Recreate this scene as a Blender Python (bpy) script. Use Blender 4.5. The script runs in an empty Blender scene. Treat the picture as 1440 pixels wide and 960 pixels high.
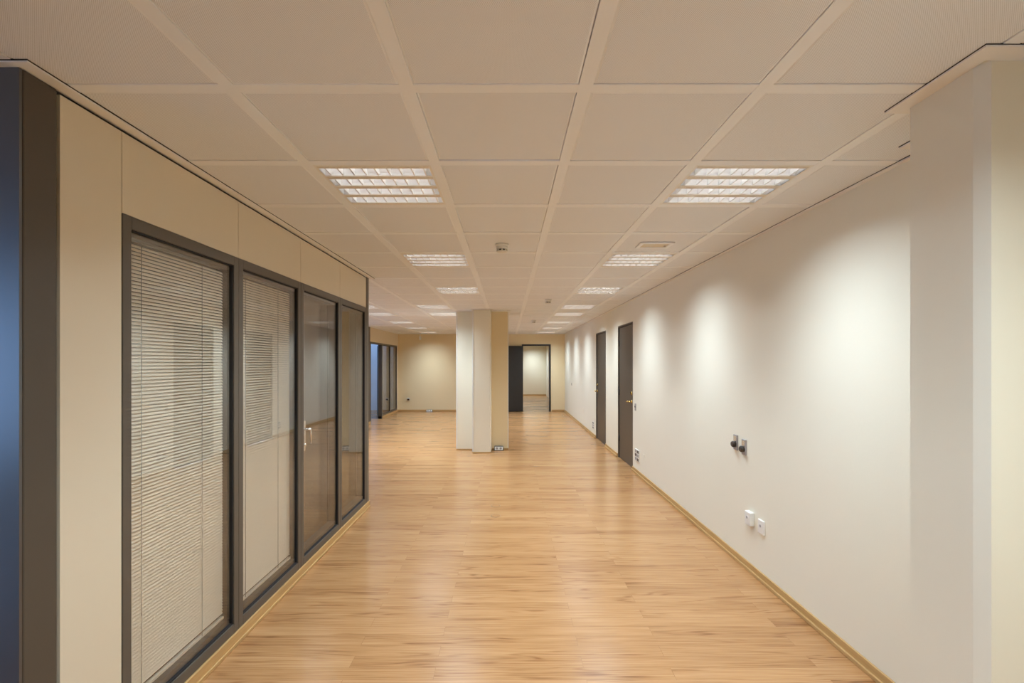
import bpy, bmesh, math, random
from mathutils import Vector, Matrix
random.seed(7)
C = bpy.context.scene
COL = C.collection
PI = math.pi

# ------------------------------------------------------------------ camera, light, exposure
EYE = 1.56
F_PX = 670.0
cam_d = bpy.data.cameras.new('camera')
cam_d.sensor_width = 36.0
cam_d.lens = F_PX / 1440 * 36
cam_d.shift_x = 5.5 / 1440
cam_d.shift_y = 30.0 / 1440
cam_d.clip_start = 0.05
cam_d.clip_end = 200
cam = bpy.data.objects.new('camera', cam_d)
cam.location = (0, 0, EYE)
cam.rotation_euler = (PI / 2, 0, 0)
COL.objects.link(cam)
C.camera = cam

LAMP_W = 32.0                    # watts of one louvre light
LAMP_COL = (0.80, 0.96, 1.10)
SKY_COL = (0.30, 0.52, 0.95, 1)
SKY_STR = 6.0
C.view_settings.view_transform = 'Standard'
C.view_settings.look = 'None'
C.view_settings.gamma = 1
C.view_settings.exposure = 0.05
C.view_settings.use_curve_mapping = False
C.cycles.max_bounces = 12
C.cycles.diffuse_bounces = 7
C.cycles.glossy_bounces = 6
C.cycles.transparent_max_bounces = 16
C.cycles.caustics_reflective = False
C.cycles.caustics_refractive = False

w = bpy.data.worlds.new('daylight')
C.world = w
w.use_nodes = True
bg = w.node_tree.nodes['Background']
bg.inputs[0].default_value = SKY_COL
bg.inputs[1].default_value = SKY_STR

# ------------------------------------------------------------------ helpers
def tag(o, label=None, cat=None, group=None, kind=None):
    if label: o['label'] = label
    if cat: o['category'] = cat
    if group: o['group'] = group
    if kind: o['kind'] = kind
    return o

def empty(name, loc, rz=0.0):
    o = bpy.data.objects.new(name, None)
    o.empty_display_size = 0.1
    o.location = loc
    o.rotation_euler = (0, 0, rz)
    COL.objects.link(o)
    return o

class MB:
    """collects shapes for ONE mesh"""
    def __init__(self):
        self.bm = bmesh.new()
    def box(self, x0, x1, y0, y1, z0, z1, mat=0):
        vs = [self.bm.verts.new((x, y, z)) for x in (x0, x1) for y in (y0, y1) for z in (z0, z1)]
        for q in ((0,1,3,2),(4,6,7,5),(0,4,5,1),(2,3,7,6),(0,2,6,4),(1,5,7,3)):
            f = self.bm.faces.new([vs[i] for i in q]); f.material_index = mat
        return self
    def hexa(self, pts, mat=0):
        """8 points: bottom 4 ccw, top 4 ccw"""
        vs = [self.bm.verts.new(p) for p in pts]
        for q in ((3,2,1,0),(4,5,6,7),(0,1,5,4),(1,2,6,5),(2,3,7,6),(3,0,4,7)):
            f = self.bm.faces.new([vs[i] for i in q]); f.material_index = mat
        return self
    def prism(self, poly, z0, z1, mat=0):
        n = len(poly)
        a = [self.bm.verts.new((p[0], p[1], z0)) for p in poly]
        b = [self.bm.verts.new((p[0], p[1], z1)) for p in poly]
        for i in range(n):
            f = self.bm.faces.new((a[i], a[(i+1) % n], b[(i+1) % n], b[i])); f.material_index = mat
        f = self.bm.faces.new(b); f.material_index = mat
        f = self.bm.faces.new(a[::-1]); f.material_index = mat
        return self
    def lathe(self, prof, c=(0,0,0), axis='z', n=32, mat=0, smooth=True):
        rings = []
        for r, h in prof:
            ring = []
            for i in range(n):
                a = 2 * PI * i / n
                u, v = r * math.cos(a), r * math.sin(a)
                p = {'z': (u, v, h), 'x': (h, u, v), 'y': (u, h, v)}[axis]
                ring.append(self.bm.verts.new((p[0]+c[0], p[1]+c[1], p[2]+c[2])))
            rings.append(ring)
        for a, b in zip(rings, rings[1:]):
            for i in range(n):
                f = self.bm.faces.new((a[i], a[(i+1) % n], b[(i+1) % n], b[i]))
                f.material_index = mat; f.smooth = smooth
        for r in (rings[0], rings[-1]):
            f = self.bm.faces.new(r); f.material_index = mat
        return self
    def tube(self, pts, r, n=12, mat=0):
        pts = [Vector(p) for p in pts]
        rings = []
        for i, p in enumerate(pts):
            d = (pts[min(i+1, len(pts)-1)] - pts[max(i-1, 0)]).normalized()
            up = Vector((0, 0, 1)) if abs(d.z) < 0.9 else Vector((1, 0, 0))
            s = d.cross(up).normalized(); t = s.cross(d).normalized()
            rings.append([self.bm.verts.new(p + s * r * math.cos(2*PI*k/n) + t * r * math.sin(2*PI*k/n)) for k in range(n)])
        for a, b in zip(rings, rings[1:]):
            for i in range(n):
                f = self.bm.faces.new((a[i], a[(i+1) % n], b[(i+1) % n], b[i])); f.smooth = True; f.material_index = mat
        self.bm.faces.new(rings[0]); self.bm.faces.new(rings[-1])
        return self
    def build(self, name, mats, parent=None, bevel=0.0, loc=None):
        bmesh.ops.recalc_face_normals(self.bm, faces=self.bm.faces)
        me = bpy.data.meshes.new(name)
        self.bm.to_mesh(me); self.bm.free()
        for m in (mats if isinstance(mats, (list, tuple)) else [mats]):
            me.materials.append(m)
        o = bpy.data.objects.new(name, me)
        COL.objects.link(o)
        if loc is not None: o.location = loc
        if parent is not None: o.parent = parent
        if bevel > 0:
            b = o.modifiers.new('bevel', 'BEVEL'); b.width = bevel; b.segments = 2; b.limit_method = 'ANGLE'
        return o

def copy_tree(o, parent=None):
    c = o.copy(); COL.objects.link(c)
    if parent is not None: c.parent = parent
    for ch in list(o.children): copy_tree(ch, c)
    return c

# ------------------------------------------------------------------ materials
def new_mat(name):
    m = bpy.data.materials.new(name); m.use_nodes = True
    nt = m.node_tree
    return m, nt, nt.nodes['Principled BSDF']

def simple(name, col, rough=0.5, metal=0.0, spec=0.5, coat=0.0, noise=0.0, nscale=6.0, bump=0.0, bscale=200.0):
    m, nt, b = new_mat(name)
    b.inputs['Base Color'].default_value = (*col, 1)
    b.inputs['Roughness'].default_value = rough
    b.inputs['Metallic'].default_value = metal
    b.inputs['Specular IOR Level'].default_value = spec
    b.inputs['Coat Weight'].default_value = coat
    b.inputs['Coat Roughness'].default_value = 0.32
    tc = nt.nodes.new('ShaderNodeTexCoord')
    if noise > 0:
        n = nt.nodes.new('ShaderNodeTexNoise'); n.inputs['Scale'].default_value = nscale; n.inputs['Detail'].default_value = 4
        r = nt.nodes.new('ShaderNodeMapRange')
        r.inputs['To Min'].default_value = 1 - noise; r.inputs['To Max'].default_value = 1 + noise
        mx = nt.nodes.new('ShaderNodeVectorMath'); mx.operation = 'SCALE'
        mx.inputs[0].default_value = col
        nt.links.new(tc.outputs['Object'], n.inputs['Vector'])
        nt.links.new(n.outputs['Fac'], r.inputs['Value'])
        nt.links.new(r.outputs[0], mx.inputs['Scale'])
        nt.links.new(mx.outputs[0], b.inputs['Base Color'])
    if bump > 0:
        n = nt.nodes.new('ShaderNodeTexNoise'); n.inputs['Scale'].default_value = bscale; n.inputs['Detail'].default_value = 3
        bp = nt.nodes.new('ShaderNodeBump'); bp.inputs['Strength'].default_value = bump; bp.inputs['Distance'].default_value = 0.002
        nt.links.new(tc.outputs['Object'], n.inputs['Vector'])
        nt.links.new(n.outputs['Fac'], bp.inputs['Height'])
        nt.links.new(bp.outputs[0], b.inputs['Normal'])
    return m

M_WALL = simple('wall_paint', (0.82, 0.785, 0.655), 0.6, noise=0.025, nscale=1.3, bump=0.08, bscale=90)
M_CREAM_WARM = simple('cream_and_warm_light', (0.84, 0.765, 0.585), 0.6, noise=0.02, nscale=1.3)  # cream paint; also carries the warm light on the near column front
M_YELLOW_SHADE = simple('wall_paint_yellow_shade', (0.77, 0.645, 0.41), 0.6, noise=0.025, nscale=1.3)  # wall paint with its warm yellow shade put into the colour
M_PANEL = simple('cream_laminate', (0.68, 0.60, 0.455), 0.38, noise=0.015, nscale=2.0)
M_FRAME = simple('brown_grey_metal', (0.10, 0.084, 0.064), 0.42, noise=0.04, nscale=8)
M_POST = simple('dark_brown_metal', (0.075, 0.060, 0.044), 0.42, noise=0.04, nscale=8)
M_GLOSSDARK = simple('dark_satin_panel', (0.020, 0.021, 0.026), 0.30, spec=1.0, coat=1.0)
M_GASKET = simple('black_rubber', (0.012, 0.010, 0.010), 0.7)
M_DOOR = simple('dark_brown_door', (0.085, 0.068, 0.052), 0.42, noise=0.05, nscale=5)
M_BLACK = simple('black_door_paint', (0.016, 0.014, 0.013), 0.45)
M_BRASS = simple('brass', (0.80, 0.60, 0.22), 0.25, metal=1.0)
M_CHROME = simple('satin_chrome', (0.85, 0.86, 0.85), 0.25, metal=1.0)
M_BAR = simple('ceiling_bar_paint', (0.89, 0.915, 0.955), 0.5)
M_TRIM = simple('ceiling_trim_paint', (0.86, 0.85, 0.84), 0.45)
M_VOID_SHADE = simple('void_and_trim_shade', (0.03, 0.025, 0.02), 0.9)
M_WHITE = simple('white_plastic', (0.80, 0.79, 0.74), 0.35)
M_GREY = simple('grey_plastic', (0.36, 0.34, 0.33), 0.4)
M_DARK = simple('dark_plastic', (0.03, 0.022, 0.015), 0.35)
M_BLIND = simple('blind_slat_paint', (0.92, 0.81, 0.64), 0.4)
M_CORD = simple('blind_cord', (0.30, 0.28, 0.22), 0.8)
M_ALU = simple('bright_louvre_metal', (0.92, 0.92, 0.92), 0.3, metal=0.5)
M_HOUSE = simple('white_enamel', (0.85, 0.84, 0.82), 0.3)
M_LOUVBAR = simple('louvre_bar_paint', (0.76, 0.70, 0.62), 0.4)
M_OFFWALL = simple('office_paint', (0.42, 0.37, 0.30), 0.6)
M_BLUEWALL = simple('pale_office_paint', (0.72, 0.74, 0.76), 0.6)
M_SILL = simple('window_metal', (0.30, 0.30, 0.30), 0.4)

def tile_mat():
    m, nt, b = new_mat('perforated_metal_tile')
    tc = nt.nodes.new('ShaderNodeTexCoord')
    sx = nt.nodes.new('ShaderNodeSeparateXYZ')
    nt.links.new(tc.outputs['Object'], sx.inputs[0])
    def m_(op, a, bb=None, c=None):
        n = nt.nodes.new('ShaderNodeMath'); n.operation = op
        for i, v in enumerate((a, bb, c)):
            if v is None: continue
            if isinstance(v, (int, float)): n.inputs[i].default_value = v
            else: nt.links.new(v, n.inputs[i])
        return n.outputs[0]
    k = 2 * PI / 0.0052
    a = m_('SINE', m_('MULTIPLY', sx.outputs[0], k))
    c = m_('SINE', m_('MULTIPLY', sx.outputs[1], k))
    d = m_('MULTIPLY', a, c)
    mr = nt.nodes.new('ShaderNodeMapRange'); mr.inputs['From Min'].default_value = 0.15; mr.inputs['From Max'].default_value = 0.7
    nt.links.new(d, mr.inputs['Value'])
    mix = nt.nodes.new('ShaderNodeMix'); mix.data_type = 'RGBA'
    nt.links.new(mr.outputs[0], mix.inputs['Factor'])
    mix.inputs['A'].default_value = (0.87, 0.90, 0.955, 1)
    mix.inputs['B'].default_value = (0.55, 0.55, 0.57, 1)
    nt.links.new(mix.outputs['Result'], b.inputs['Base Color'])
    b.inputs['Roughness'].default_value = 0.55
    return m
M_TILE = tile_mat()

def floor_mat():
    m, nt, b = new_mat('oak_laminate')
    N, L = nt.nodes, nt.links
    tc = N.new('ShaderNodeTexCoord')
    mp = N.new('ShaderNodeMapping'); mp.inputs['Location'].default_value = (0.37, 0.03, 0)
    L.new(tc.outputs['Object'], mp.inputs['Vector'])
    br = N.new('ShaderNodeTexBrick')
    br.offset = 0.37; br.offset_frequency = 2
    br.inputs['Color1'].default_value = (0, 0, 0, 1); br.inputs['Color2'].default_value = (1, 1, 1, 1)
    br.inputs['Mortar'].default_value = (0.5, 0.5, 0.5, 1)
    br.inputs['Scale'].default_value = 1.0
    br.inputs['Mortar Size'].default_value = 0.0011
    br.inputs['Mortar Smooth'].default_value = 0.1
    br.inputs['Brick Width'].default_value = 1.2
    br.inputs['Row Height'].default_value = 0.095
    L.new(mp.outputs[0], br.inputs['Vector'])
    # grain coordinates shifted for every plank
    sep = N.new('ShaderNodeSeparateXYZ'); L.new(tc.outputs['Object'], sep.inputs[0])
    sc = N.new('ShaderNodeSeparateColor'); L.new(br.outputs['Color'], sc.inputs[0])
    def ma(op, a, c, d=None):
        n = N.new('ShaderNodeMath'); n.operation = op
        for i, v in enumerate((a, c, d)):
            if v is None: continue
            if isinstance(v, (int, float)): n.inputs[i].default_value = v
            else: L.new(v, n.inputs[i])
        return n.outputs[0]
    px = ma('MULTIPLY_ADD', sc.outputs[0], 23.7, sep.outputs[0])
    def grain(sx, sy, scale, det):
        cb = N.new('ShaderNodeCombineXYZ')
        L.new(ma('MULTIPLY', px, sx), cb.inputs[0]); L.new(ma('MULTIPLY', sep.outputs[1], sy), cb.inputs[1])
        L.new(ma('MULTIPLY', sc.outputs[0], 9.0), cb.inputs[2])
        n = N.new('ShaderNodeTexNoise'); n.inputs['Scale'].default_value = scale; n.inputs['Detail'].default_value = det
        n.inputs['Roughness'].default_value = 0.6
        L.new(cb.outputs[0], n.inputs['Vector'])
        return n.outputs['Fac']
    g1 = grain(0.9, 9.0, 1.0, 2)       # broad figure
    rings = ma('SINE', ma('MULTIPLY', g1, 62.0), None)
    rings = ma('MULTIPLY_ADD', rings, 0.5, 0.5)
    rings = ma('POWER', rings, 2.5)
    g2 = grain(3.0, 150.0, 1.0, 4)     # fine pores
    g3 = grain(0.5, 2.0, 1.0, 2)
    g4 = grain(1.6, 14.0, 1.0, 1)
    mask = N.new('ShaderNodeMapRange'); mask.interpolation_type = 'SMOOTHSTEP'
    mask.inputs['From Min'].default_value = 0.50; mask.inputs['From Max'].default_value = 0.64
    L.new(g4, mask.inputs['Value'])
    cr = N.new('ShaderNodeValToRGB')
    e = cr.color_ramp.elements
    e[0].position = 0.05; e[0].color = (0.215, 0.090, 0.028, 1)
    e[1].position = 0.85; e[1].color = (0.52, 0.298, 0.133, 1)
    mid = cr.color_ramp.elements.new(0.5); mid.color = (0.42, 0.219, 0.089, 1)
    v = ma('MULTIPLY_ADD', ma('SUBTRACT', g2, 0.5), 1.15, 0.5)
    v = ma('MULTIPLY_ADD', ma('MULTIPLY', rings, mask.outputs[0]), -0.27, v)
    v = ma('MULTIPLY_ADD', ma('SUBTRACT', g3, 0.5), 0.5, v)
    v = ma('MULTIPLY_ADD', ma('SUBTRACT', sc.outputs[0], 0.5), 0.2, v)
    L.new(v, cr.inputs['Fac'])
    mort = N.new('ShaderNodeMix'); mort.data_type = 'RGBA'
    L.new(ma('MULTIPLY', br.outputs['Fac'], 0.55), mort.inputs['Factor'])
    L.new(cr.outputs[0], mort.inputs['A']); mort.inputs['B'].default_value = (0.25, 0.12, 0.05, 1)
    L.new(mort.outputs['Result'], b.inputs['Base Color'])
    b.inputs['Roughness'].default_value = 0.24
    b.inputs['Specular IOR Level'].default_value = 0.5
    return m
M_FLOOR = floor_mat()

def wood_trim():
    m, nt, b = new_mat('skirting_wood')
    N, L = nt.nodes, nt.links
    tc = N.new('ShaderNodeTexCoord')
    mp = N.new('ShaderNodeMapping'); mp.inputs['Scale'].default_value = (60, 3, 60)
    n = N.new('ShaderNodeTexNoise'); n.inputs['Scale'].default_value = 1.0; n.inputs['Detail'].default_value = 3
    cr = N.new('ShaderNodeValToRGB')
    cr.color_ramp.elements[0].color = (0.42, 0.25, 0.09, 1); cr.color_ramp.elements[1].color = (0.60, 0.38, 0.16, 1)
    L.new(tc.outputs['Object'], mp.inputs[0]); L.new(mp.outputs[0], n.inputs['Vector'])
    L.new(n.outputs['Fac'], cr.inputs[0]); L.new(cr.outputs[0], b.inputs['Base Color'])
    b.inputs['Roughness'].default_value = 0.4
    return m
M_SKIRT = wood_trim()

def glass_mat(name, tint=(0.965, 0.965, 0.955), ior=1.9):
    m = bpy.data.materials.new(name); m.use_nodes = True
    nt = m.node_tree; N, L = nt.nodes, nt.links
    N.clear()
    out = N.new('ShaderNodeOutputMaterial'); mix = N.new('ShaderNodeMixShader')
    tr = N.new('ShaderNodeBsdfTransparent'); tr.inputs[0].default_value = (*tint, 1)
    gl = N.new('ShaderNodeBsdfGlossy'); gl.inputs['Roughness'].default_value = 0.0
    geo = N.new('ShaderNodeNewGeometry'); fr = N.new('ShaderNodeFresnel')
    ma = N.new('ShaderNodeMapRange')
    ma.inputs['To Min'].default_value = ior; ma.inputs['To Max'].default_value = 1 / ior
    L.new(geo.outputs['Backfacing'], ma.inputs['Value']); L.new(ma.outputs[0], fr.inputs['IOR'])
    L.new(fr.outputs[0], mix.inputs[0]); L.new(tr.outputs[0], mix.inputs[1]); L.new(gl.outputs[0], mix.inputs[2])
    L.new(mix.outputs[0], out.inputs[0])
    return m
M_GLASS = glass_mat('partition_glass')
M_WGLASS = glass_mat('window_glass', (0.97, 0.98, 0.98), 1.45)

def tube_mat():
    m, nt, b = new_mat('fluorescent_tube')
    b.inputs['Base Color'].default_value = (0.9, 0.9, 0.9, 1)
    b.inputs['Emission Color'].default_value = (0.95, 0.98, 1.0, 1)
    b.inputs['Emission Strength'].default_value = 9.0
    m.cycles.emission_sampling = 'NONE'
    return m
M_TUBE = tube_mat()

# ------------------------------------------------------------------ layout numbers
ZC = EYE + 0.925                 # ceiling 2.485
XR = 1.82                        # right wall face
XL = -1.516                      # near glazed partition face
YB = 15.3                        # back wall
XO = -6.5                        # outer wall with added windows, out of sight
YR = -4.0                        # rear wall
XF = -3.53                       # far glazed partition face
GX = [-0.94 + 0.6 * i for i in range(-10, 5)]
GX = [x for x in GX if x > XO] ; GRID_X = [XO] + GX + [XR]
GRID_Y = [YR] + [1.61 + 0.6 * i for i in range(-9, 23) if YR + .05 < 1.61 + 0.6 * i < YB - .05] + [YB]

# lights: lower-left corner of a grid cell
LIGHTS = []
def L_(x, y, label): LIGHTS.append((x, y, label))
L_(-0.94, 2.21, 'large bright recessed louvre light of the left row, topmost in the photo')
L_(0.86, 2.21, 'large bright recessed louvre light of the right row, topmost in the photo')
L_(-0.94, 4.01, 'louvre light, second in the left row, left of the smoke detector')
L_(0.86, 4.01, 'louvre light, second in the right row, just behind the flush ceiling plate')
L_(-0.94, 5.81, 'louvre light, third in the left row, in front of the column')
L_(0.86, 5.81, 'louvre light, third in the right row, above the nearer brown door')
L_(-1.54, 7.61, 'small looking louvre light up and left of the column top, nearer of that pair')
L_(-1.54, 8.81, 'small looking louvre light touching the column top on its left')
L_(0.86, 7.61, 'louvre light, fourth along the right row toward the black door')
L_(0.86, 8.81, 'louvre light, fifth along the right row toward the black door')
L_(0.86, 10.61, 'louvre light, sixth along the right row toward the black door')
L_(0.86, 12.41, 'louvre light, seventh along the right row toward the black door')
L_(0.86, 14.21, 'last louvre light of the right row, just before the back wall')
L_(-2.74, 7.61, 'louvre light partly hidden by the end of the glazed partition')
L_(-2.74, 10.61, 'thin bright louvre light over the far left glazed partition')
L_(-2.74, 14.21, 'louvre light nearest the yellow-shaded back wall on the left')
L_(-0.94, 11.21, 'added louvre light on the ceiling hidden behind the square column')  # from here to the open space: lights added to brighten the far end
L_(-2.74, 12.41, 'added louvre light in the far left ceiling, third of its row')
L_(-2.74, 8.81, 'added louvre light in the far left ceiling, hidden past the partition end')
L_(-0.94, 13.01, 'added louvre light on the ceiling between the column and the back wall')
L_(-4.54, 8.81, 'added louvre light over the open space left of the glazed partition')
L_(-0.94, 0.41, 'louvre light of the left row overhead, above the top edge of the photo')
L_(0.86, 0.41, 'louvre light of the right row overhead, above the top edge of the photo')
L_(-0.94, -1.39, 'added louvre light of the left row, unseen behind the viewpoint')  # both rows carried on out of view, added to light the room
L_(0.86, -1.39, 'added louvre light of the right row, unseen behind the viewpoint')
light_cells = {(round(x, 2), round(y, 2)) for x, y, _ in LIGHTS}

# ------------------------------------------------------------------ floor and ceiling
fl = MB().box(XO - .2, XR + .6, YR - .2, 23.2, -0.12, 0.0).build('floor', M_FLOOR)
tag(fl, 'honey oak laminate floor with planks running across the room', 'floor', kind='structure')

def ceiling():
    m = MB()
    m.box(XO - .1, XR + .1, YR - .1, YB + .1, ZC + .16, ZC + .2, 2)     # slab over the grid
    BW = 0.0235
    for x in GX:
        m.box(x - BW, x + BW, YR, YB, ZC, ZC + .03, 1)
    rnd = random.Random(3)
    xs, ys = GRID_X, GRID_Y
    for i in range(len(xs) - 1):
        for j in range(len(ys) - 1):
            x0 = xs[i] + (BW if i else 0); x1 = xs[i+1] - (BW if i < len(xs) - 2 else 0)
            y0, y1 = ys[j], ys[j+1]
            if j > 0: m.box(x0, x1, y0 - BW, y0 + BW, ZC + .0006, ZC + .029, 1)
            y0 += BW; y1 -= BW
            if (round(xs[i], 2), round(ys[j], 2)) in light_cells: continue
            if y1 - y0 < .05: continue
            g = 0.0016
            dx = rnd.uniform(-.0008, .0008); dy = rnd.uniform(-.0012, .0012); dz = rnd.choice([0, 0, 0, .001, .003])
            a0, a1, b0, b1 = x0 + g + dx, x1 - g + dx, y0 + g + dy, y1 - g + dy
            zt, zb, s = ZC + .004 + dz, ZC + .001 + dz, 0.007
            o = [m.bm.verts.new(p) for p in ((a0,b0,zt),(a1,b0,zt),(a1,b1,zt),(a0,b1,zt))]
            n = [m.bm.verts.new(p) for p in ((a0+s,b0+s,zb),(a1-s,b0+s,zb),(a1-s,b1-s,zb),(a0+s,b1-s,zb))]
            u = [m.bm.verts.new((v.co.x, v.co.y, ZC + .03)) for v in o]
            f = m.bm.faces.new(n); f.material_index = 0
            for k in range(4):
                f = m.bm.faces.new((o[k], o[(k+1) % 4], n[(k+1) % 4], n[k])); f.material_index = 1
                f = m.bm.faces.new((u[k], u[(k+1) % 4], o[(k+1) % 4], o[k])); f.material_index = 1
            f = m.bm.faces.new(u); f.material_index = 2
    return m.build('ceiling', [M_TILE, M_BAR, M_VOID_SHADE])
tag(ceiling(), 'suspended ceiling of square perforated beige metal tiles', 'ceiling', kind='structure')

# ------------------------------------------------------------------ walls
def S(o, label, cat='wall'):
    return tag(o, label, cat, kind='structure')

D1 = (6.95, 7.90); D2 = (8.87, 9.87); DZ = 2.165
m = MB()
ZT = ZC + .16
for y0, y1 in ((YR, D1[0]), (D1[1], D2[0]), (D2[1], 22.9)):
    m.box(XR, XR + .14, y0, y1, 0, ZT)
for y0, y1 in (D1, D2):
    m.box(XR, XR + .14, y0, y1, DZ, ZT)
S(m.build('wall_right', M_WALL), 'long cream wall on the right with scalloped light')

BD = (0.45, 1.355, 2.135)       # opening in the back wall
m = MB()
m.box(XF - .1, BD[0], YB, YB + .12, 0, ZT)
m.box(BD[1], XR, YB, YB + .12, 0, ZT)
m.box(BD[0], BD[1], YB, YB + .12, BD[2], ZT)
S(m.build('wall_back', M_YELLOW_SHADE), 'cream wall with yellow shade painted in, closing the far end of the room')
S(MB().box(XO, XR, YR - .12, YR, 0, ZT).build('wall_rear', M_WALL), 'cream wall behind the viewpoint')

# unseen outer wall; window openings added to bring in daylight
WIN = [(-3.7, -1.1), (6.2, 8.6), (9.2, 11.6), (12.7, 15.3)]
def WZ(a): return (0.35, 2.45) if a < 0 else (0.95, 2.3)
m = MB()
y = YR
for a, b in WIN:
    m.box(XO - .2, XO, y, a, 0, ZT)
    z0, z1 = WZ(a)
    m.box(XO - .2, XO, a, b, 0, z0); m.box(XO - .2, XO, a, b, z1, ZT)
    y = b
m.box(XO - .2, XO, y, 16.0, 0, ZT)
S(m.build('wall_outer', M_WALL), 'unseen outer wall with added daylight windows beyond the offices')
for k, (a, b) in enumerate(WIN):
    fr = MB(); z0, z1 = WZ(a)
    for q in ((a, a + .05), (b - .05, b), ((a + b)/2 - .03, (a + b)/2 + .03)):
        fr.box(XO - .13, XO - .07, q[0], q[1], z0, z1)
    fr.box(XO - .13, XO - .07, a, b, z0, z0 + .05); fr.box(XO - .13, XO - .07, a, b, z1 - .05, z1)
    f = fr.build('window_%d' % (k + 11), M_SILL)
    S(f, 'added daylight window in the unseen outer wall, number %d from the rear' % (k + 1), 'window')
    MB().box(XO - .102, XO - .097, a + .05, b - .05, z0 + .05, z1 - .05).build('pane', M_WGLASS, f)
    pl = bpy.data.lights.new('window_portal', 'AREA'); pl.shape = 'RECTANGLE'; pl.size = z1 - z0; pl.size_y = b - a
    pl.cycles.is_portal = True
    po = bpy.data.objects.new('window_portal', pl); COL.objects.link(po)
    po.location = (XO - .15, (a + b)/2, (z0 + z1)/2); po.rotation_euler = (0, -PI/2, 0)

# room beyond the black door
m = MB()
m.box(-2.6, -2.5, YB + .12, 22.8, 0, ZT); m.box(-2.6, XR, 22.7, 22.8, 0, ZT)
S(m.build('wall_beyond', M_CREAM_WARM), 'lit cream wall of the room seen through the open black door')
m = MB(); m.box(-2.6, XR + .1, YB + .12, 22.8, ZC + .001, ZC + .05)
S(m.build('ceiling_beyond', M_BAR), 'ceiling of the room beyond the open black door', 'ceiling')

# near office behind the glazing: dim room
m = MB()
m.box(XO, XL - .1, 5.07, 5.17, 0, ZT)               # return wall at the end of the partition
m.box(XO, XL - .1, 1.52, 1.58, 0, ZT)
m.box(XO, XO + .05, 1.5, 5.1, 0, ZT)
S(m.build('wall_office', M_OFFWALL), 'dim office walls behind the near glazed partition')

# daylit office behind the far partition
m = MB()
m.box(XO, XF - .1, 15.7, 15.8, 0, ZT)
m.box(XO, XF - .1, 12.0, 12.1, 0, ZT)
m.box(XF - .1, XF - .001, YB + .12, 15.8, 0, ZT)
S(m.build('wall_daylit_office', M_BLUEWALL), 'pale wall of the daylit office seen through the far left doorway')

# ------------------------------------------------------------------ columns
# near right column with chamfered corner, and the shallow pilaster behind it
cx, cy0, cy1 = 1.45, 1.448, 1.718
m = MB().prism([(cx, 1.486), (cx + .019, cy0), (XR, cy0), (XR, cy1), (cx, cy1)], 0, ZC)
m.bm.faces.ensure_lookup_table(); m.bm.faces[1].material_index = 1  # front face yellower: its warm light is put into the colour
S(m.build('column', [M_WALL, M_CREAM_WARM]), 'cream column at the right edge of the photo with chamfered corner', 'column')
m = MB().box(1.74, XR, cy1, 1.985, 0, ZC)
S(m.build('pilaster', M_WALL), 'shallow pilaster hidden behind the near right column', 'column')
# distant column: three piers
m = MB().box(-.925, -.61, 8.55, 9.15, 0, ZC)
col_ = S(m.build('column', M_WALL, bevel=.012), 'left bright cream pier of the distant column', 'column')
MB().box(*(-.932, -.908, 8.545, 8.575, .02, ZC - .008)).build('corner_strip', M_WHITE, col_, bevel=.004)
m = MB().box(-.615, -.298, 8.25, 9.2, 0, ZC)
col_ = S(m.build('column', M_WALL, bevel=.02), 'middle projecting pier of the distant column', 'column')
MB().box(*(-.622, -.594, 8.244, 8.275, .02, ZC - .008)).build('corner_strip', M_WHITE, col_, bevel=.004)
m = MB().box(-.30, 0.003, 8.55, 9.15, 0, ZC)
col_ = S(m.build('column', M_YELLOW_SHADE, bevel=.008), 'right pier of the distant column, yellow shade painted in, above the floor socket', 'column')
MB().box(*(-.008, .006, 8.546, 8.57, .03, ZC - .008)).build('corner_strip', M_WHITE, col_, bevel=.004)

# ------------------------------------------------------------------ ceiling edge trims
tn = [0]
def trim(boxes, label, shade_strips=()):
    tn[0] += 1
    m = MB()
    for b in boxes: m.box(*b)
    for b in shade_strips: m.box(*b, ZC - .002, ZC + .002, 1)  # dark strips painted in as the shade line beside the trim
    return S(m.build('trim_%d' % tn[0], [M_TRIM, M_VOID_SHADE]), label, 'trim')
zt0, zt1 = ZC - .007, ZC + .001
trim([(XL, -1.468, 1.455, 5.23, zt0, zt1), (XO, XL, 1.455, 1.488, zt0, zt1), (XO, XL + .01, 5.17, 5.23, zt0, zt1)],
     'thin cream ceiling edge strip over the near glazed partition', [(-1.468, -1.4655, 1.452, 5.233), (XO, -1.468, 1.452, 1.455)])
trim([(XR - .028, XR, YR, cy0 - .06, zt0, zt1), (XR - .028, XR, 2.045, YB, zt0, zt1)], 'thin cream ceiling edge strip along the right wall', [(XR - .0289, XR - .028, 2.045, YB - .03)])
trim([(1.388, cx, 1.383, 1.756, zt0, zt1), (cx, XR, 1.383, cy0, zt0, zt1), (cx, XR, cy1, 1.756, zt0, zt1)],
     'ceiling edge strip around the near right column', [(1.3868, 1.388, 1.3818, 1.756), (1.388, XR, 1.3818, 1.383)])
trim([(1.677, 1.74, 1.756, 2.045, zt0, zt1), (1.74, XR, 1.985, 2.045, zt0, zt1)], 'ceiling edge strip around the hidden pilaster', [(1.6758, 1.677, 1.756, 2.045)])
trim([(-.96, -.65, 8.51, 8.55, zt0, zt1), (-.65, -.27, 8.21, 8.25, zt0, zt1), (-.65, -.615, 8.25, 8.55, zt0, zt1),
      (-.298, -.27, 8.25, 8.55, zt0, zt1), (-.27, .04, 8.51, 8.55, zt0, zt1), (.003, .04, 8.55, 9.2, zt0, zt1)],
     'ceiling edge strip around the distant column')
trim([(XF, XR, YB - .03, YB, zt0, zt1)], 'ceiling edge strip along the back wall')
trim([(XF, XF + .03, 12.0, YB, zt0, zt1)], 'ceiling edge strip over the far left partition')

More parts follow.
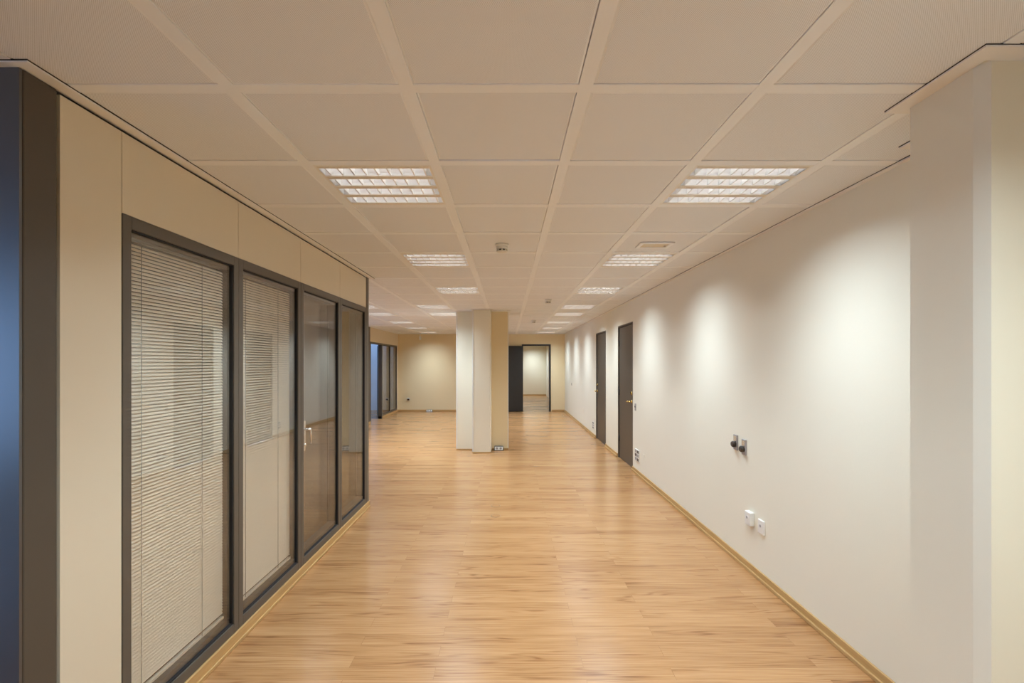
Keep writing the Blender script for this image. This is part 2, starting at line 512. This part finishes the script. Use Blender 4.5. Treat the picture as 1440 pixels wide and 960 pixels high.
# ------------------------------------------------------------------ skirting
def skirt(name, boxes, label):
    m = MB()
    for b in boxes: m.box(*b)
    return S(m.build(name, M_SKIRT, bevel=.003), label, 'skirting')
H = 0.06
def base_run(y0, y1): return [(XR - .013, XR, y0, y1, 0, H), (XR - .026, XR - .013, y0, y1, 0, .022)]
b = []
for q in ((1.985, D1[0]), (D1[1], D2[0]), (D2[1], YB), (YR, cy0)): b += base_run(*q)
skirt('baseboard_right', b, 'low oak skirting along the right wall')
skirt('baseboard_left', [(XL, XL + .014, 1.49, 5.185, 0, .066), (XL - .1, XL + .014, 5.171, 5.185, 0, .066), (XL + .014, XL + .024, 1.49, 5.17, 0, .02)],
      'low oak skirting under the near glazed partition')
skirt('baseboard_back', [(XF, BD[0] - .05, YB - .014, YB, 0, H), (BD[1] + .05, XR - .026, YB - .014, YB, 0, H)], 'low oak skirting along the back wall')
skirt('baseboard_beyond', [(-2.5, XR, 22.685, 22.7, 0, H)], 'oak skirting in the room beyond the black door')
skirt('baseboard_far_left', [(XF, XF + .014, 13.34, YB - .014, 0, .066), (XF, XF + .014, 12.0, 12.2, 0, .066)], 'low oak skirting under the far left partition')
skirt('baseboard_column', [(-.935, -.62, 8.538, 8.55, 0, .02), (-.62, -.29, 8.238, 8.25, 0, .02), (-.29, .008, 8.538, 8.55, 0, .03)], 'very low oak strip round the distant column')

# ------------------------------------------------------------------ near glazed partition
wl = empty('wall_left', (XL, 1.49, 0)); S(wl, 'near left office partition of cream panels and dark glazing frames')
def lp(mb, name, mat, bevel=0.0):                        # part of wall_left; shapes given in world coordinates
    o = mb.build(name, mat, bevel=bevel); o.parent = wl; o.matrix_parent_inverse = Matrix.Translation(-Vector(wl.location)); return o
lp(MB().box(XL - .1, XL, 1.49, 1.602, 0, ZC - .007), 'corner_post', M_POST, .004)['label'] = 'dark brown corner post'
lp(MB().box(XL - .1, XL - .012, 1.60, 1.612, 0, ZC - .007), 'gasket', M_GASKET)
o = lp(MB().box(-2.6, XL - .003, 1.480, 1.489, 0, ZC - .007), 'end_panel', M_GLOSSDARK); o['label'] = 'dark glossy panel catching blue daylight'
TOPZ = 2.148
lp(MB().box(XL - .09, XL - .02, 1.60, 5.10, TOPZ, ZC), 'backing', M_GASKET)
lp(MB().box(XL - .1, XL, 1.612, 1.868, .066, ZC - .018), 'panel', M_PANEL)
J = [1.870, 2.677, 3.481, 4.296, 5.085]
for a, bq in zip(J, J[1:]):
    lp(MB().box(XL - .1, XL, a + .0015, bq - .0015, TOPZ + .002, ZC - .018), 'panel', M_PANEL)
lp(MB().box(XL - .1, XL + .004, 5.088, 5.17, 0.0, ZC - .007), 'end_post', M_FRAME, .003)
lp(MB().box(XL - .085, XL - .004, 1.6, 5.1, 0, .066), 'plinth', M_GASKET)

def glazing(n, y0, y1, x, ztop, label, bead=True, back=True, fw=.044, zb=.066):
    """a glazed unit in the plane x, facing +x"""
    e = empty('window_%d' % n, (x, y0, 0)); S(e, label, 'window')
    inv = Matrix.Translation(-Vector(e.location))
    def p(mb, name, mat, bevel=0.0):
        o = mb.build(name, mat, bevel=bevel); o.parent = e; o.matrix_parent_inverse = inv; return o
    T = .1
    a, b = y0 + .001, y1 - .001
    m = MB()
    m.box(x - T, x + .003, a, a + fw, zb, ztop); m.box(x - T, x + .003, b - fw, b, zb, ztop)
    m.box(x - T, x + .003, a + fw, b - fw, ztop - .05, ztop); m.box(x - T, x + .003, a + fw, b - fw, zb, zb + .052)
    p(m, 'frame', M_FRAME, .002)
    if bead:
        m = MB()
        m.box(x - T + .012, x - .022, a + fw, b - fw, ztop - .075, ztop - .05)
        m.box(x - T + .012, x - .022, a + fw, b - fw, zb + .052, zb + .085)
        p(m, 'bead', M_FRAME, .002)
    g = .006
    m = MB()
    for q in ((a + fw, a + fw + g, zb + .052, ztop - .05), (b - fw - g, b - fw, zb + .052, ztop - .05)):
        m.box(x - .02, x - .004, *q)
    m.box(x - .02, x - .004, a + fw, b - fw, ztop - .05 - g, ztop - .05); m.box(x - .02, x - .004, a + fw, b - fw, zb + .052, zb + .052 + g)
    p(m, 'gasket', M_GASKET)
    p(MB().box(x - .018, x - .012, a + fw, b - fw, zb + .05, ztop - .048), 'pane', M_GLASS)
    if back: p(MB().box(x - T + .012, x - T + .018, a + fw, b - fw, zb + .05, ztop - .048), 'pane', M_GLASS)
    return e, p

def blind(y0, y1, x, ztop, zbot, label, name='venetian_blind'):
    e = empty(name, (x, y0, 0)); tag(e, label, 'blind', 'venetian blinds inside the glazed partition')
    inv = Matrix.Translation(-Vector(e.location))
    def p(mb, nm, mat):
        o = mb.build(nm, mat); o.parent = e; o.matrix_parent_inverse = inv; return o
    p(MB().box(x - .013, x + .013, y0, y1, ztop - .026, ztop), 'headrail', M_CHROME)
    m = MB(); pitch = .0155; z = ztop - .04; half = .0088; t = math.radians(56.5)
    while z > zbot + .03:
        ex, ez = half * math.cos(t), half * math.sin(t)      # room-side edge hangs low
        mx, mz = .0016 * math.sin(t), .0016 * math.cos(t)
        vs = []
        for yy in (y0 + .004, y1 - .004):
            vs.append([m.bm.verts.new((x + ex, yy, z - ez)), m.bm.verts.new((x + mx, yy, z + mz)), m.bm.verts.new((x - ex, yy, z + ez))])
        for k in range(2):
            f = m.bm.faces.new((vs[0][k], vs[0][k+1], vs[1][k+1], vs[1][k])); f.smooth = True
        z -= pitch
    p(m, 'slats', M_BLIND)
    p(MB().box(x - .010, x + .010, y0 + .004, y1 - .004, zbot, zbot + .012), 'bottom_rail', M_BLIND)
    for yy in (y0 + .11, y1 - .19):
        p(MB().tube([(x + .010, yy, ztop - .02), (x + .010, yy, zbot + .01)], .0013, 6), 'ladder_cord', M_CORD)
    return e

labs = ['first glazed panel of the near partition, beside the cream end panel, blind fully down',
        'second glazed panel of the near partition, blind down',
        'third glazed panel of the near partition with chrome handle',
        'fourth narrow looking glazed panel at the far end of the near partition']
for k in range(4):
    e, p = glazing(k + 1, J[k], J[k+1] if k < 3 else 5.087, XL, TOPZ, labs[k])
    if k == 2:
        y = J[2] + .05
        m = MB(); m.box(XL - .014, XL + .004, y + .002, y + .03, .905, 1.13)
        h = p(m, 'handle_plate', M_CHROME, .003)
        m = MB(); m.lathe([(.009, 0), (.009, .045)], (XL + .003, y + .016, 1.065), 'x', 16)
        m.tube([(XL + .042, y + .012, 1.065), (XL + .045, y + .02, 1.06), (XL + .045, y + .024, .96)], .007)
        m.lathe([(.011, 0), (.011, .008)], (XL + .003, y + .016, .95), 'x', 16)
        p(m, 'handle', M_CHROME)
        p(MB().box(XL - .012, XL + .0045, J[2] + .0435, J[2] + .0475, .12, TOPZ - .05), 'edge_strip', M_CHROME)
blind(J[0] + .052, J[1] - .052, XL - .058, TOPZ - .056, .155, 'cream venetian blind closed behind the first panel from the cream end')
blind(J[1] + .052, J[2] - .052, XL - .058, TOPZ - .056, .155, 'cream venetian blind closed behind the second glazed panel')

# ------------------------------------------------------------------ far left partition
wf = empty('wall_far_left', (XF, 12.06, 0)); S(wf, 'far left office partition of cream panels with open doorway')
inv = Matrix.Translation(-Vector(wf.location))
def fp(mb, name, mat, lab=None):
    o = mb.build(name, mat); o.parent = wf; o.matrix_parent_inverse = inv
    if lab: o['label'] = lab
    return o
FZ = 2.105
fp(MB().box(XF - .1, XF, 12.02, 12.2, 0, ZC - .007), 'corner_post', M_POST)
for a, bq in ((12.2, 13.34), (13.34, 14.27), (14.27, 15.12)):
    fp(MB().box(XF - .1, XF - .002, a + .002, bq - .002, FZ, ZC - .01), 'panel', M_PANEL)
fp(MB().box(XF - .1, XF - .002, 15.12, YB, 0, ZC - .01), 'panel', M_PANEL)
fp(MB().box(XF - .09, XF - .01, 13.3, 15.2, 0, .07), 'plinth', M_GASKET)
glazing(5, 13.34, 14.27, XF, FZ, 'nearer glazed panel of the far left partition', bead=False)
glazing(6, 14.27, 15.12, XF, FZ, 'glazed panel of the far left partition next to the back wall', bead=False)

def door_root(n, loc, label):
    e = empty('door_%d' % n, loc); return S(e, label, 'door')
def dp(e, mb, name, mat, bevel=0.0, mats=None):
    o = mb.build(name, mat, bevel=bevel); o.parent = e; o.matrix_parent_inverse = Matrix.Translation(-Vector(e.location)); return o

d = door_root(4, (XF, 13.3, 0), 'dark door standing open into the daylit far left office')
dp(d, MB().box(XF - .1, XF + .004, 12.2, 12.25, 0, FZ).box(XF - .1, XF + .004, 13.30, 13.34, 0, FZ).box(XF - .1, XF + .004, 12.25, 13.3, FZ - .045, FZ), 'door_frame', M_POST)
u = Vector((-.29, .76, 0)).normalized(); n_ = Vector((u.y, -u.x, 0))
p0 = Vector((XF - .06, 13.34, .01)) ; p1 = p0 + u * .82
dp(d, MB().hexa([p0, p1, p1 + n_ * .04, p0 + n_ * .04] + [q + Vector((0, 0, FZ - .06)) for q in (p0, p1, p1 + n_ * .04, p0 + n_ * .04)]), 'door_leaf', M_BLACK)

# ------------------------------------------------------------------ brown doors in the right wall
def wall_door(n, y0, y1, hinge_near, label):
    e = door_root(n, (XR, y0, 0), label)
    fwid = .028
    m = MB()
    m.box(XR + .002, XR + .12, y0, y0 + fwid, 0, DZ); m.box(XR + .002, XR + .12, y1 - fwid, y1, 0, DZ)
    m.box(XR + .002, XR + .12, y0 + fwid, y1 - fwid, DZ - fwid, DZ)
    dp(e, m, 'door_frame', M_POST, .002)
    leaf = dp(e, MB().box(XR + .018, XR + .058, y0 + fwid + .003, y1 - fwid - .003, .008, DZ - fwid - .004), 'door_leaf', M_DOOR, .003)
    hy = y0 + fwid + .002 if hinge_near else y1 - fwid - .002
    ky = y1 - fwid - .075 if hinge_near else y0 + fwid + .075
    s = -1 if hinge_near else 1
    for z in (.32, 1.08, 1.88):
        m = MB().lathe([(.008, z - .05), (.008, z + .05)], (XR + .010, hy, 0), 'z', 12)
        m.box(XR + .008, XR + .019, hy - .02, hy + .02, z - .045, z + .045)
        dp(e, m, 'hinge', M_GASKET)
    # brass lever and lock
    zz = .985
    m = MB().lathe([(.026, 0), (.026, -.008), (.020, -.012)], (XR + .018, ky, zz), 'x', 20)
    m.lathe([(.009, 0), (.009, -.05)], (XR + .010, ky, zz), 'x', 12)
    m.tube([(XR - .042, ky - s * .005, zz), (XR - .050, ky + s * .04, zz), (XR - .045, ky + s * .085, zz - .005)], .010)
    dp(e, m, 'handle', M_BRASS)
    m = MB().lathe([(.024, 0), (.024, -.01), (.018, -.016)], (XR + .018, ky, zz + .125), 'x', 20)
    m.box(XR - .012, XR + .004, ky - .004, ky + .004, zz + .108, zz + .142)
    dp(e, m, 'lock', M_BRASS)
    return e
wall_door(1, D1[0], D1[1], False, 'nearer dark brown flush door in the right wall, brass lever on its near side')
wall_door(2, D2[0], D2[1], True, 'farther dark brown flush door in the right wall, brass lever on its far side')

# black door in back wall, leaf swung back against the wall
d = door_root(3, (BD[0], YB, 0), 'black door in the back wall standing wide open beside the column')
m = MB()
fwid = .05
m.box(BD[0] - .01, BD[0] + .03, YB - .02, YB + .13, 0, BD[2] + .02); m.box(BD[1] - .035, BD[1] + .015, YB - .02, YB + .13, 0, BD[2] + .02)
m.box(BD[0] + .03, BD[1] - .035, YB - .02, YB + .13, BD[2] - .03, BD[2] + .02)
dp(d, m, 'door_frame', M_BLACK, .003)
u = Vector((-.965, -.262, 0)).normalized(); n_ = Vector((-u.y, u.x, 0)) * -1
p0 = Vector((BD[0] + .005, YB - .035, .01)); p1 = p0 + u * .87
if n_.y < 0: n_ = -n_
q4 = [p0, p1, p1 - n_ * .04, p0 - n_ * .04]
dp(d, MB().hexa(q4 + [q + Vector((0, 0, BD[2] - .045)) for q in q4]), 'door_leaf', M_BLACK)
for z in (.34, .92, 1.22, 1.95):
    dp(d, MB().box(BD[1] - .045, BD[1] - .034, YB + .02, YB + .07, z - .05, z + .05), 'strike_plate', M_CHROME)
c = Vector(p0) + u * .80 - n_ * .045
m = MB().lathe([(.024, 0), (.024, -.012)], (c.x, c.y, 1.0), 'y', 16)
m.tube([(c.x, c.y - .01, 1.0), (c.x, c.y - .05, 1.0), (c.x + .06, c.y - .05, 1.0), (c.x + .12, c.y - .04, 1.0)], .009)
dp(d, m, 'handle', M_CHROME)

# ------------------------------------------------------------------ louvre lights
def louvre_light():
    e = empty('louvre_light', (0, 0, ZC))
    W = .6 - .047
    x0, x1, y0, y1 = -W/2, W/2, -W/2, W/2
    m = MB()       # housing: tray with lip
    t = .001
    m.box(x0, x1, y0, y1, .088, .09); m.box(x0, x0 + t, y0, y1, .002, .088); m.box(x1 - t, x1, y0, y1, .002, .088)
    m.box(x0 + t, x1 - t, y0, y0 + t, .002, .088); m.box(x0 + t, x1 - t, y1 - t, y1, .002, .088)
    m.box(x0, x1, y0, y0 + .016, 0, .002); m.box(x0, x1, y1 - .016, y1, 0, .002)
    m.box(x0, x0 + .012, y0, y1, 0, .002); m.box(x1 - .012, x1, y0, y1, 0, .002)
    m.build('housing', [M_HOUSE], e)
    # louvre: three cream bars, four troughs of bright curved reflector with cross blades
    lv = MB()
    cell = (W - .032) / 4
    cs = [y0 + .016 + cell * (k + .5) for k in range(4)]
    hw = cell / 2
    lv.box(x0 + .012, x1 - .012, y0 + .014, y0 + .033, -.001, .004, 1); lv.box(x0 + .012, x1 - .012, y1 - .033, y1 - .014, -.001, .004, 1)
    for xe in (x0 + .0125, x1 - .0135):
        lv.box(xe, xe + .001, y0 + .014, y1 - .014, .004, .085)
    for k in range(3):
        yb = y0 + .016 + cell * (k + 1)
        lv.box(x0 + .012, x1 - .012, yb - .020, yb + .020, -.001, .004, 1)
    for c in cs:
        for s in (-1, 1):          # curved side reflectors
            prof = [(hw - .017, .003), (hw - .020, .015), (hw - .027, .03), (hw - .038, .044)]
            for (a0, h0), (a1, h1) in zip(prof, prof[1:]):
                v = [lv.bm.verts.new(q) for q in ((x0 + .012, c + s * a0, h0), (x1 - .012, c + s * a0, h0), (x1 - .012, c + s * a1, h1), (x0 + .012, c + s * a1, h1))]
                f = lv.bm.faces.new(v); f.material_index = 0; f.smooth = True
        nb = 9
        for i in range(nb):
            xx = x0 + .012 + (x1 - x0 - .024) * (i + .5) / nb
            lv.hexa([(xx - .003, c - hw + .017, .002), (xx + .003, c - hw + .017, .002), (xx + .003, c + hw - .017, .002), (xx - .003, c + hw - .017, .002),
                     (xx - .001, c - hw + .03, .040), (xx + .001, c - hw + .03, .040), (xx + .001, c + hw - .03, .040), (xx - .001, c + hw - .03, .040)])
    lv.build('louvre', [M_ALU, M_LOUVBAR], e)
    for c in cs:
        MB().lathe([(.008, x0 + .02), (.008, x1 - .02)], (0, c, .060), 'x', 12).build('tube', M_TUBE, e)
    ld = bpy.data.lights.new('louvre_glow', 'AREA'); ld.shape = 'SQUARE'; ld.size = W - .06
    ld.energy = LAMP_W; ld.color = LAMP_COL
    # angular profile of the louvre: strong downward, cut off at about sixty degrees
    ld.use_nodes = True
    nt = ld.node_tree; N, L = nt.nodes, nt.links
    em = N['Emission']
    geo = N.new('ShaderNodeNewGeometry'); dot = N.new('ShaderNodeVectorMath'); dot.operation = 'DOT_PRODUCT'
    L.new(geo.outputs['Incoming'], dot.inputs[0]); L.new(geo.outputs['Normal'], dot.inputs[1])
    ab = N.new('ShaderNodeMath'); ab.operation = 'ABSOLUTE'; L.new(dot.outputs['Value'], ab.inputs[0])
    cut = N.new('ShaderNodeMapRange'); cut.interpolation_type = 'SMOOTHSTEP'
    cut.inputs['From Min'].default_value = 0.38; cut.inputs['From Max'].default_value = 0.50
    core = N.new('ShaderNodeMapRange'); core.interpolation_type = 'SMOOTHSTEP'
    core.inputs['From Min'].default_value = 0.55; core.inputs['From Max'].default_value = 1.0
    core.inputs['To Min'].default_value = 0.20; core.inputs['To Max'].default_value = 1.15
    L.new(ab.outputs[0], cut.inputs['Value']); L.new(ab.outputs[0], core.inputs['Value'])
    mu = N.new('ShaderNodeMath'); mu.operation = 'MULTIPLY'
    L.new(cut.outputs[0], mu.inputs[0]); L.new(core.outputs[0], mu.inputs[1]); L.new(mu.outputs[0], em.inputs['Strength'])
    lo = bpy.data.objects.new('louvre_glow', ld); COL.objects.link(lo); lo.parent = e; lo.location = (0, 0, -.004)
    return e
proto = louvre_light()
for i, (x, y, lab) in enumerate(LIGHTS):
    o = proto if i == 0 else copy_tree(proto)
    o.location = (x + .3, y + .3, ZC)
    tag(o, lab, 'ceiling light', 'recessed louvre lights in the ceiling')
for i, (x, y, lab) in enumerate([(.83, 21.75, 'louvre light washing the far wall of the room beyond the black door'), (-1.2, 21.0, 'added louvre light deep inside the room beyond the black door'), (.2, 18.0, 'added louvre light just inside the room beyond the black door')]):  # deep and just-inside lights are added to brighten this room
    o = copy_tree(proto); o.location = (x + .3, y + .3, ZC - .091); tag(o, lab, 'ceiling light', 'recessed louvre lights in the ceiling')

# ------------------------------------------------------------------ smoke detectors, ceiling plate, sensor
def smoke(loc, label):
    e = empty('smoke_detector', loc); tag(e, label, 'smoke detector', 'smoke detectors on the ceiling')
    MB().lathe([(.052, 0), (.052, -.012), (.044, -.016)], (0, 0, 0), 'z', 32).build('base', M_WHITE, e)
    MB().lathe([(.040, -.014), (.044, -.022), (.045, -.040)], (0, 0, 0), 'z', 32).build('body', M_WHITE, e)
    MB().lathe([(.036, -.040), (.036, -.052)], (0, 0, 0), 'z', 24).build('sensor_slot', M_DARK, e)
    m = MB()
    for k in range(8):
        a = 2 * PI * k / 8
        m.lathe([(.0045, -.040), (.0045, -.052)], (.039 * math.cos(a), .039 * math.sin(a), 0), 'z', 6)
    m.lathe([(.044, -.052), (.040, -.060), (.02, -.064)], (0, 0, 0), 'z', 32)
    m.build('cap', M_WHITE, e)
smoke((-.047, 3.73, ZC + .001), 'white round smoke detector between the two rows of lights, largest of three')
smoke((.585, 6.95, ZC + .001), 'second smoke detector along the ceiling, above the black door')
smoke((.555, 10.35, ZC + .001), 'smallest and farthest smoke detector, just above the back door')

e = empty('ceiling_plate', (1.15, 3.74, ZC)); tag(e, 'flat cream rectangular ceiling plate in front of the second right light', 'ceiling plate')
m = MB(); a, b_, t = .13, .085, .028
m.box(-a, a, -b_, -b_ + t, -.008, .001); m.box(-a, a, b_ - t, b_, -.008, .001)
m.box(-a, -a + t, -b_ + t, b_ - t, -.008, .001); m.box(a - t, a, -b_ + t, b_ - t, -.008, .001)
m.build('plate_frame', M_BAR, e)
MB().box(-a + t, a - t, -b_ + t, b_ - t, -.003, .001).build('panel', M_PANEL, e)
MB().lathe([(.008, -.003), (.008, -.008)], (a - .045, .02, 0), 'z', 12).build('button', M_GREY, e)

e = empty('motion_sensor', (-2.8, YB - .12, ZC)); tag(e, 'small white motion sensor hanging from ceiling at the yellow-shaded back wall', 'sensor')
MB().lathe([(.03, .001), (.03, -.01), (.012, -.02), (.012, -.09)], (0, 0, 0), 'z', 16).build('bracket', M_WHITE, e)
MB().hexa([(-.03, -.02, -.19), (.03, -.02, -.19), (.03, .03, -.19), (-.03, .03, -.19), (-.035, -.045, -.08), (.035, -.045, -.08), (.035, .03, -.08), (-.035, .03, -.08)]).build('body', M_WHITE, e, bevel=.006)

# ------------------------------------------------------------------ sockets and switches
def knob_plate(y, z, label):
    e = empty('wall_socket', (XR, y, z)); tag(e, label, 'wall socket', 'pair of grey sockets with black round plugs')
    MB().box(-.010, .001, -.032, .032, -.058, .062).build('plate', M_GREY, e, bevel=.003)
    MB().box(-.012, -.009, -.022, .022, .010, .052).build('rocker', M_CHROME, e)
    MB().lathe([(.024, -.008), (.025, -.030), (.018, -.038)], (0, 0, -.012), 'x', 24).build('plug', M_DARK, e)
knob_plate(3.80, .925, 'grey wall socket with black round plug, farther of the pair')
knob_plate(3.665, .91, 'grey wall socket with black round plug, nearer of the pair')

def white_socket(y, z, depth, label, s=.04):
    e = empty('wall_socket', (XR, y, z)); tag(e, label, 'wall socket', 'pair of low white sockets')
    MB().box(-depth, .001, -s, s, -s - .01, s + .01).build('plate', M_WHITE, e, bevel=.006)
    m = MB(); m.lathe([(.021, -depth - .0015), (.021, -depth + .001)], (0, 0, .004), 'x', 24); m.build('socket_face', M_WHITE, e)
    MB().lathe([(.010, -depth - .003), (.010, -depth)], (0, 0, .008), 'x', 16).build('socket_hole', M_GREY, e)
white_socket(3.56, .40, .035, 'thick white wall box socket low on the right wall, farther of two')
white_socket(3.41, .385, .014, 'flatter white wall socket low on the right wall, nearer of two')

def tall_switch(y, z, label, h=.05, w_=.028):
    e = empty('light_switch', (XR, y, z)); tag(e, label, 'switch')
    MB().box(-.008, .001, -w_, w_, -h, h).build('plate', M_GREY, e, bevel=.002)
    MB().box(-.014, -.007, -w_ * .5, w_ * .5, -h * .1, h * .35).build('rocker', M_DARK, e)
tall_switch(6.80, .93, 'small grey switch beside the nearer brown door, below its lever')
tall_switch(13.6, .95, 'tiny grey switch on the right wall beyond both brown doors', .04, .04)

def grid_socket(y, z, w_, h, label, rows=3, cols=2):
    e = empty('multi_socket', (XR, y, z)); tag(e, label, 'socket panel')
    MB().box(-.012, .001, -w_, w_, -h, h).build('plate', M_WHITE, e, bevel=.003)
    cw, ch = 2 * w_ / cols, 2 * h / rows
    for i in range(cols):
        for j in range(rows):
            yy = -w_ + cw * (i + .5); zz = -h + ch * (j + .5)
            MB().box(-.015, -.011, yy - cw * .34, yy + cw * .34, zz - ch * .33, zz + ch * .33).build('socket', M_GREY if (i + j) % 2 else M_DARK, e)
grid_socket(6.69, .262, .105, .082, 'six-way socket panel low on the wall by the nearer brown door')
grid_socket(10.14, .235, .075, .075, 'small brownish socket panel low beyond the farther brown door', 3, 1)

def blank(y, z, w_, h, label):
    o = MB().box(-.005, .001, -w_, w_, -h, h).build('blank_plate', M_WALL, bevel=.002, loc=(XR, y, z)); tag(o, label, 'cover plate')
blank(6.38, .30, .035, .035, 'faint wall coloured blank cover plate right of the six-way socket')
blank(11.5, .42, .05, .05, 'faint wall coloured blank cover plate beyond the farther brown door')

# back wall socket, floor boxes
e = empty('wall_socket', (-3.2, YB, .395)); tag(e, 'small black socket on the yellow-shaded back wall beside the far left partition', 'wall socket')
MB().box(-.045, .045, -.012, .001, -.045, .045).build('plate', M_WHITE, e, bevel=.003)
MB().box(-.035, .035, -.03, -.011, -.035, .015).build('plug', M_DARK, e, bevel=.004)

def floor_box(loc, label, w_=.085, h=.05):
    e = empty('floor_socket_box', loc); tag(e, label, 'floor socket')
    MB().hexa([(-w_, -.075, 0), (w_, -.075, 0), (w_, .0, 0), (-w_, .0, 0), (-w_ + .008, -.05, h * 1.55), (w_ - .008, -.05, h * 1.55), (w_ - .008, 0, h * 1.55), (-w_ + .008, 0, h * 1.55)]).build('body', M_DARK, e, bevel=.003)
    m = MB()
    def fp_(x0, x1, t0, t1, o=.003):
        def P(x, t): return (x, -.075 + .025 * t - o, h * 1.55 * t)
        v = [m.bm.verts.new(q) for q in (P(x0, t0), P(x1, t0), P(x1, t1), P(x0, t1))]
        v2 = [m.bm.verts.new((q.co.x, q.co.y + .006, q.co.z)) for q in v]
        m.bm.faces.new(v); m.bm.faces.new(v2[::-1])
        for k in range(4): m.bm.faces.new((v[k], v[(k+1) % 4], v2[(k+1) % 4], v2[k]))
    fp_(-w_ + .012, w_ - .012, .14, .9); m.build('faceplate', M_WHITE, e)
    for sx in (-.4, .4):
        m = MB()
        m.lathe([(.02, -.071), (.02, -.062)], (sx * w_, 0, h * .8), 'y', 16)
        m.build('socket', M_GREY, e)
floor_box((-.165, 8.537, 0), 'black and white double socket box at the foot of the distant column')
floor_box((-2.52, YB - .014, 0), 'small dark socket box on the floor at the yellow-shaded back wall', .1, .04)

def cap(x, y, label):
    e = empty('floor_outlet_cover', (x, y, 0)); tag(e, label, 'floor cap', 'round floor outlet covers')
    n = 40
    MB().lathe([(.046, 0), (.046, .003), (.044, .0036)], (0, 0, 0), 'z', n).build('lid', M_FLOOR, e)
    m = MB(); prof = [(.047, 0.0), (.047, .0022), (.051, .0022), (.0525, 0.0)]
    rings = [[m.bm.verts.new((r * math.cos(2*PI*i/n), r * math.sin(2*PI*i/n), h)) for i in range(n)] for r, h in prof]
    for a, b2 in zip(rings, rings[1:]):
        for i in range(n): m.bm.faces.new((a[i], a[(i+1) % n], b2[(i+1) % n], b2[i]))
    m.build('ring', simple('worn_brass_ring', (.26, .14, .05), .5), e)
cap(-.135, 5.20, 'wood coloured round floor cover, the one closer to the column')
cap(-.125, 4.86, 'wood coloured round floor cover, the one farther from the column')
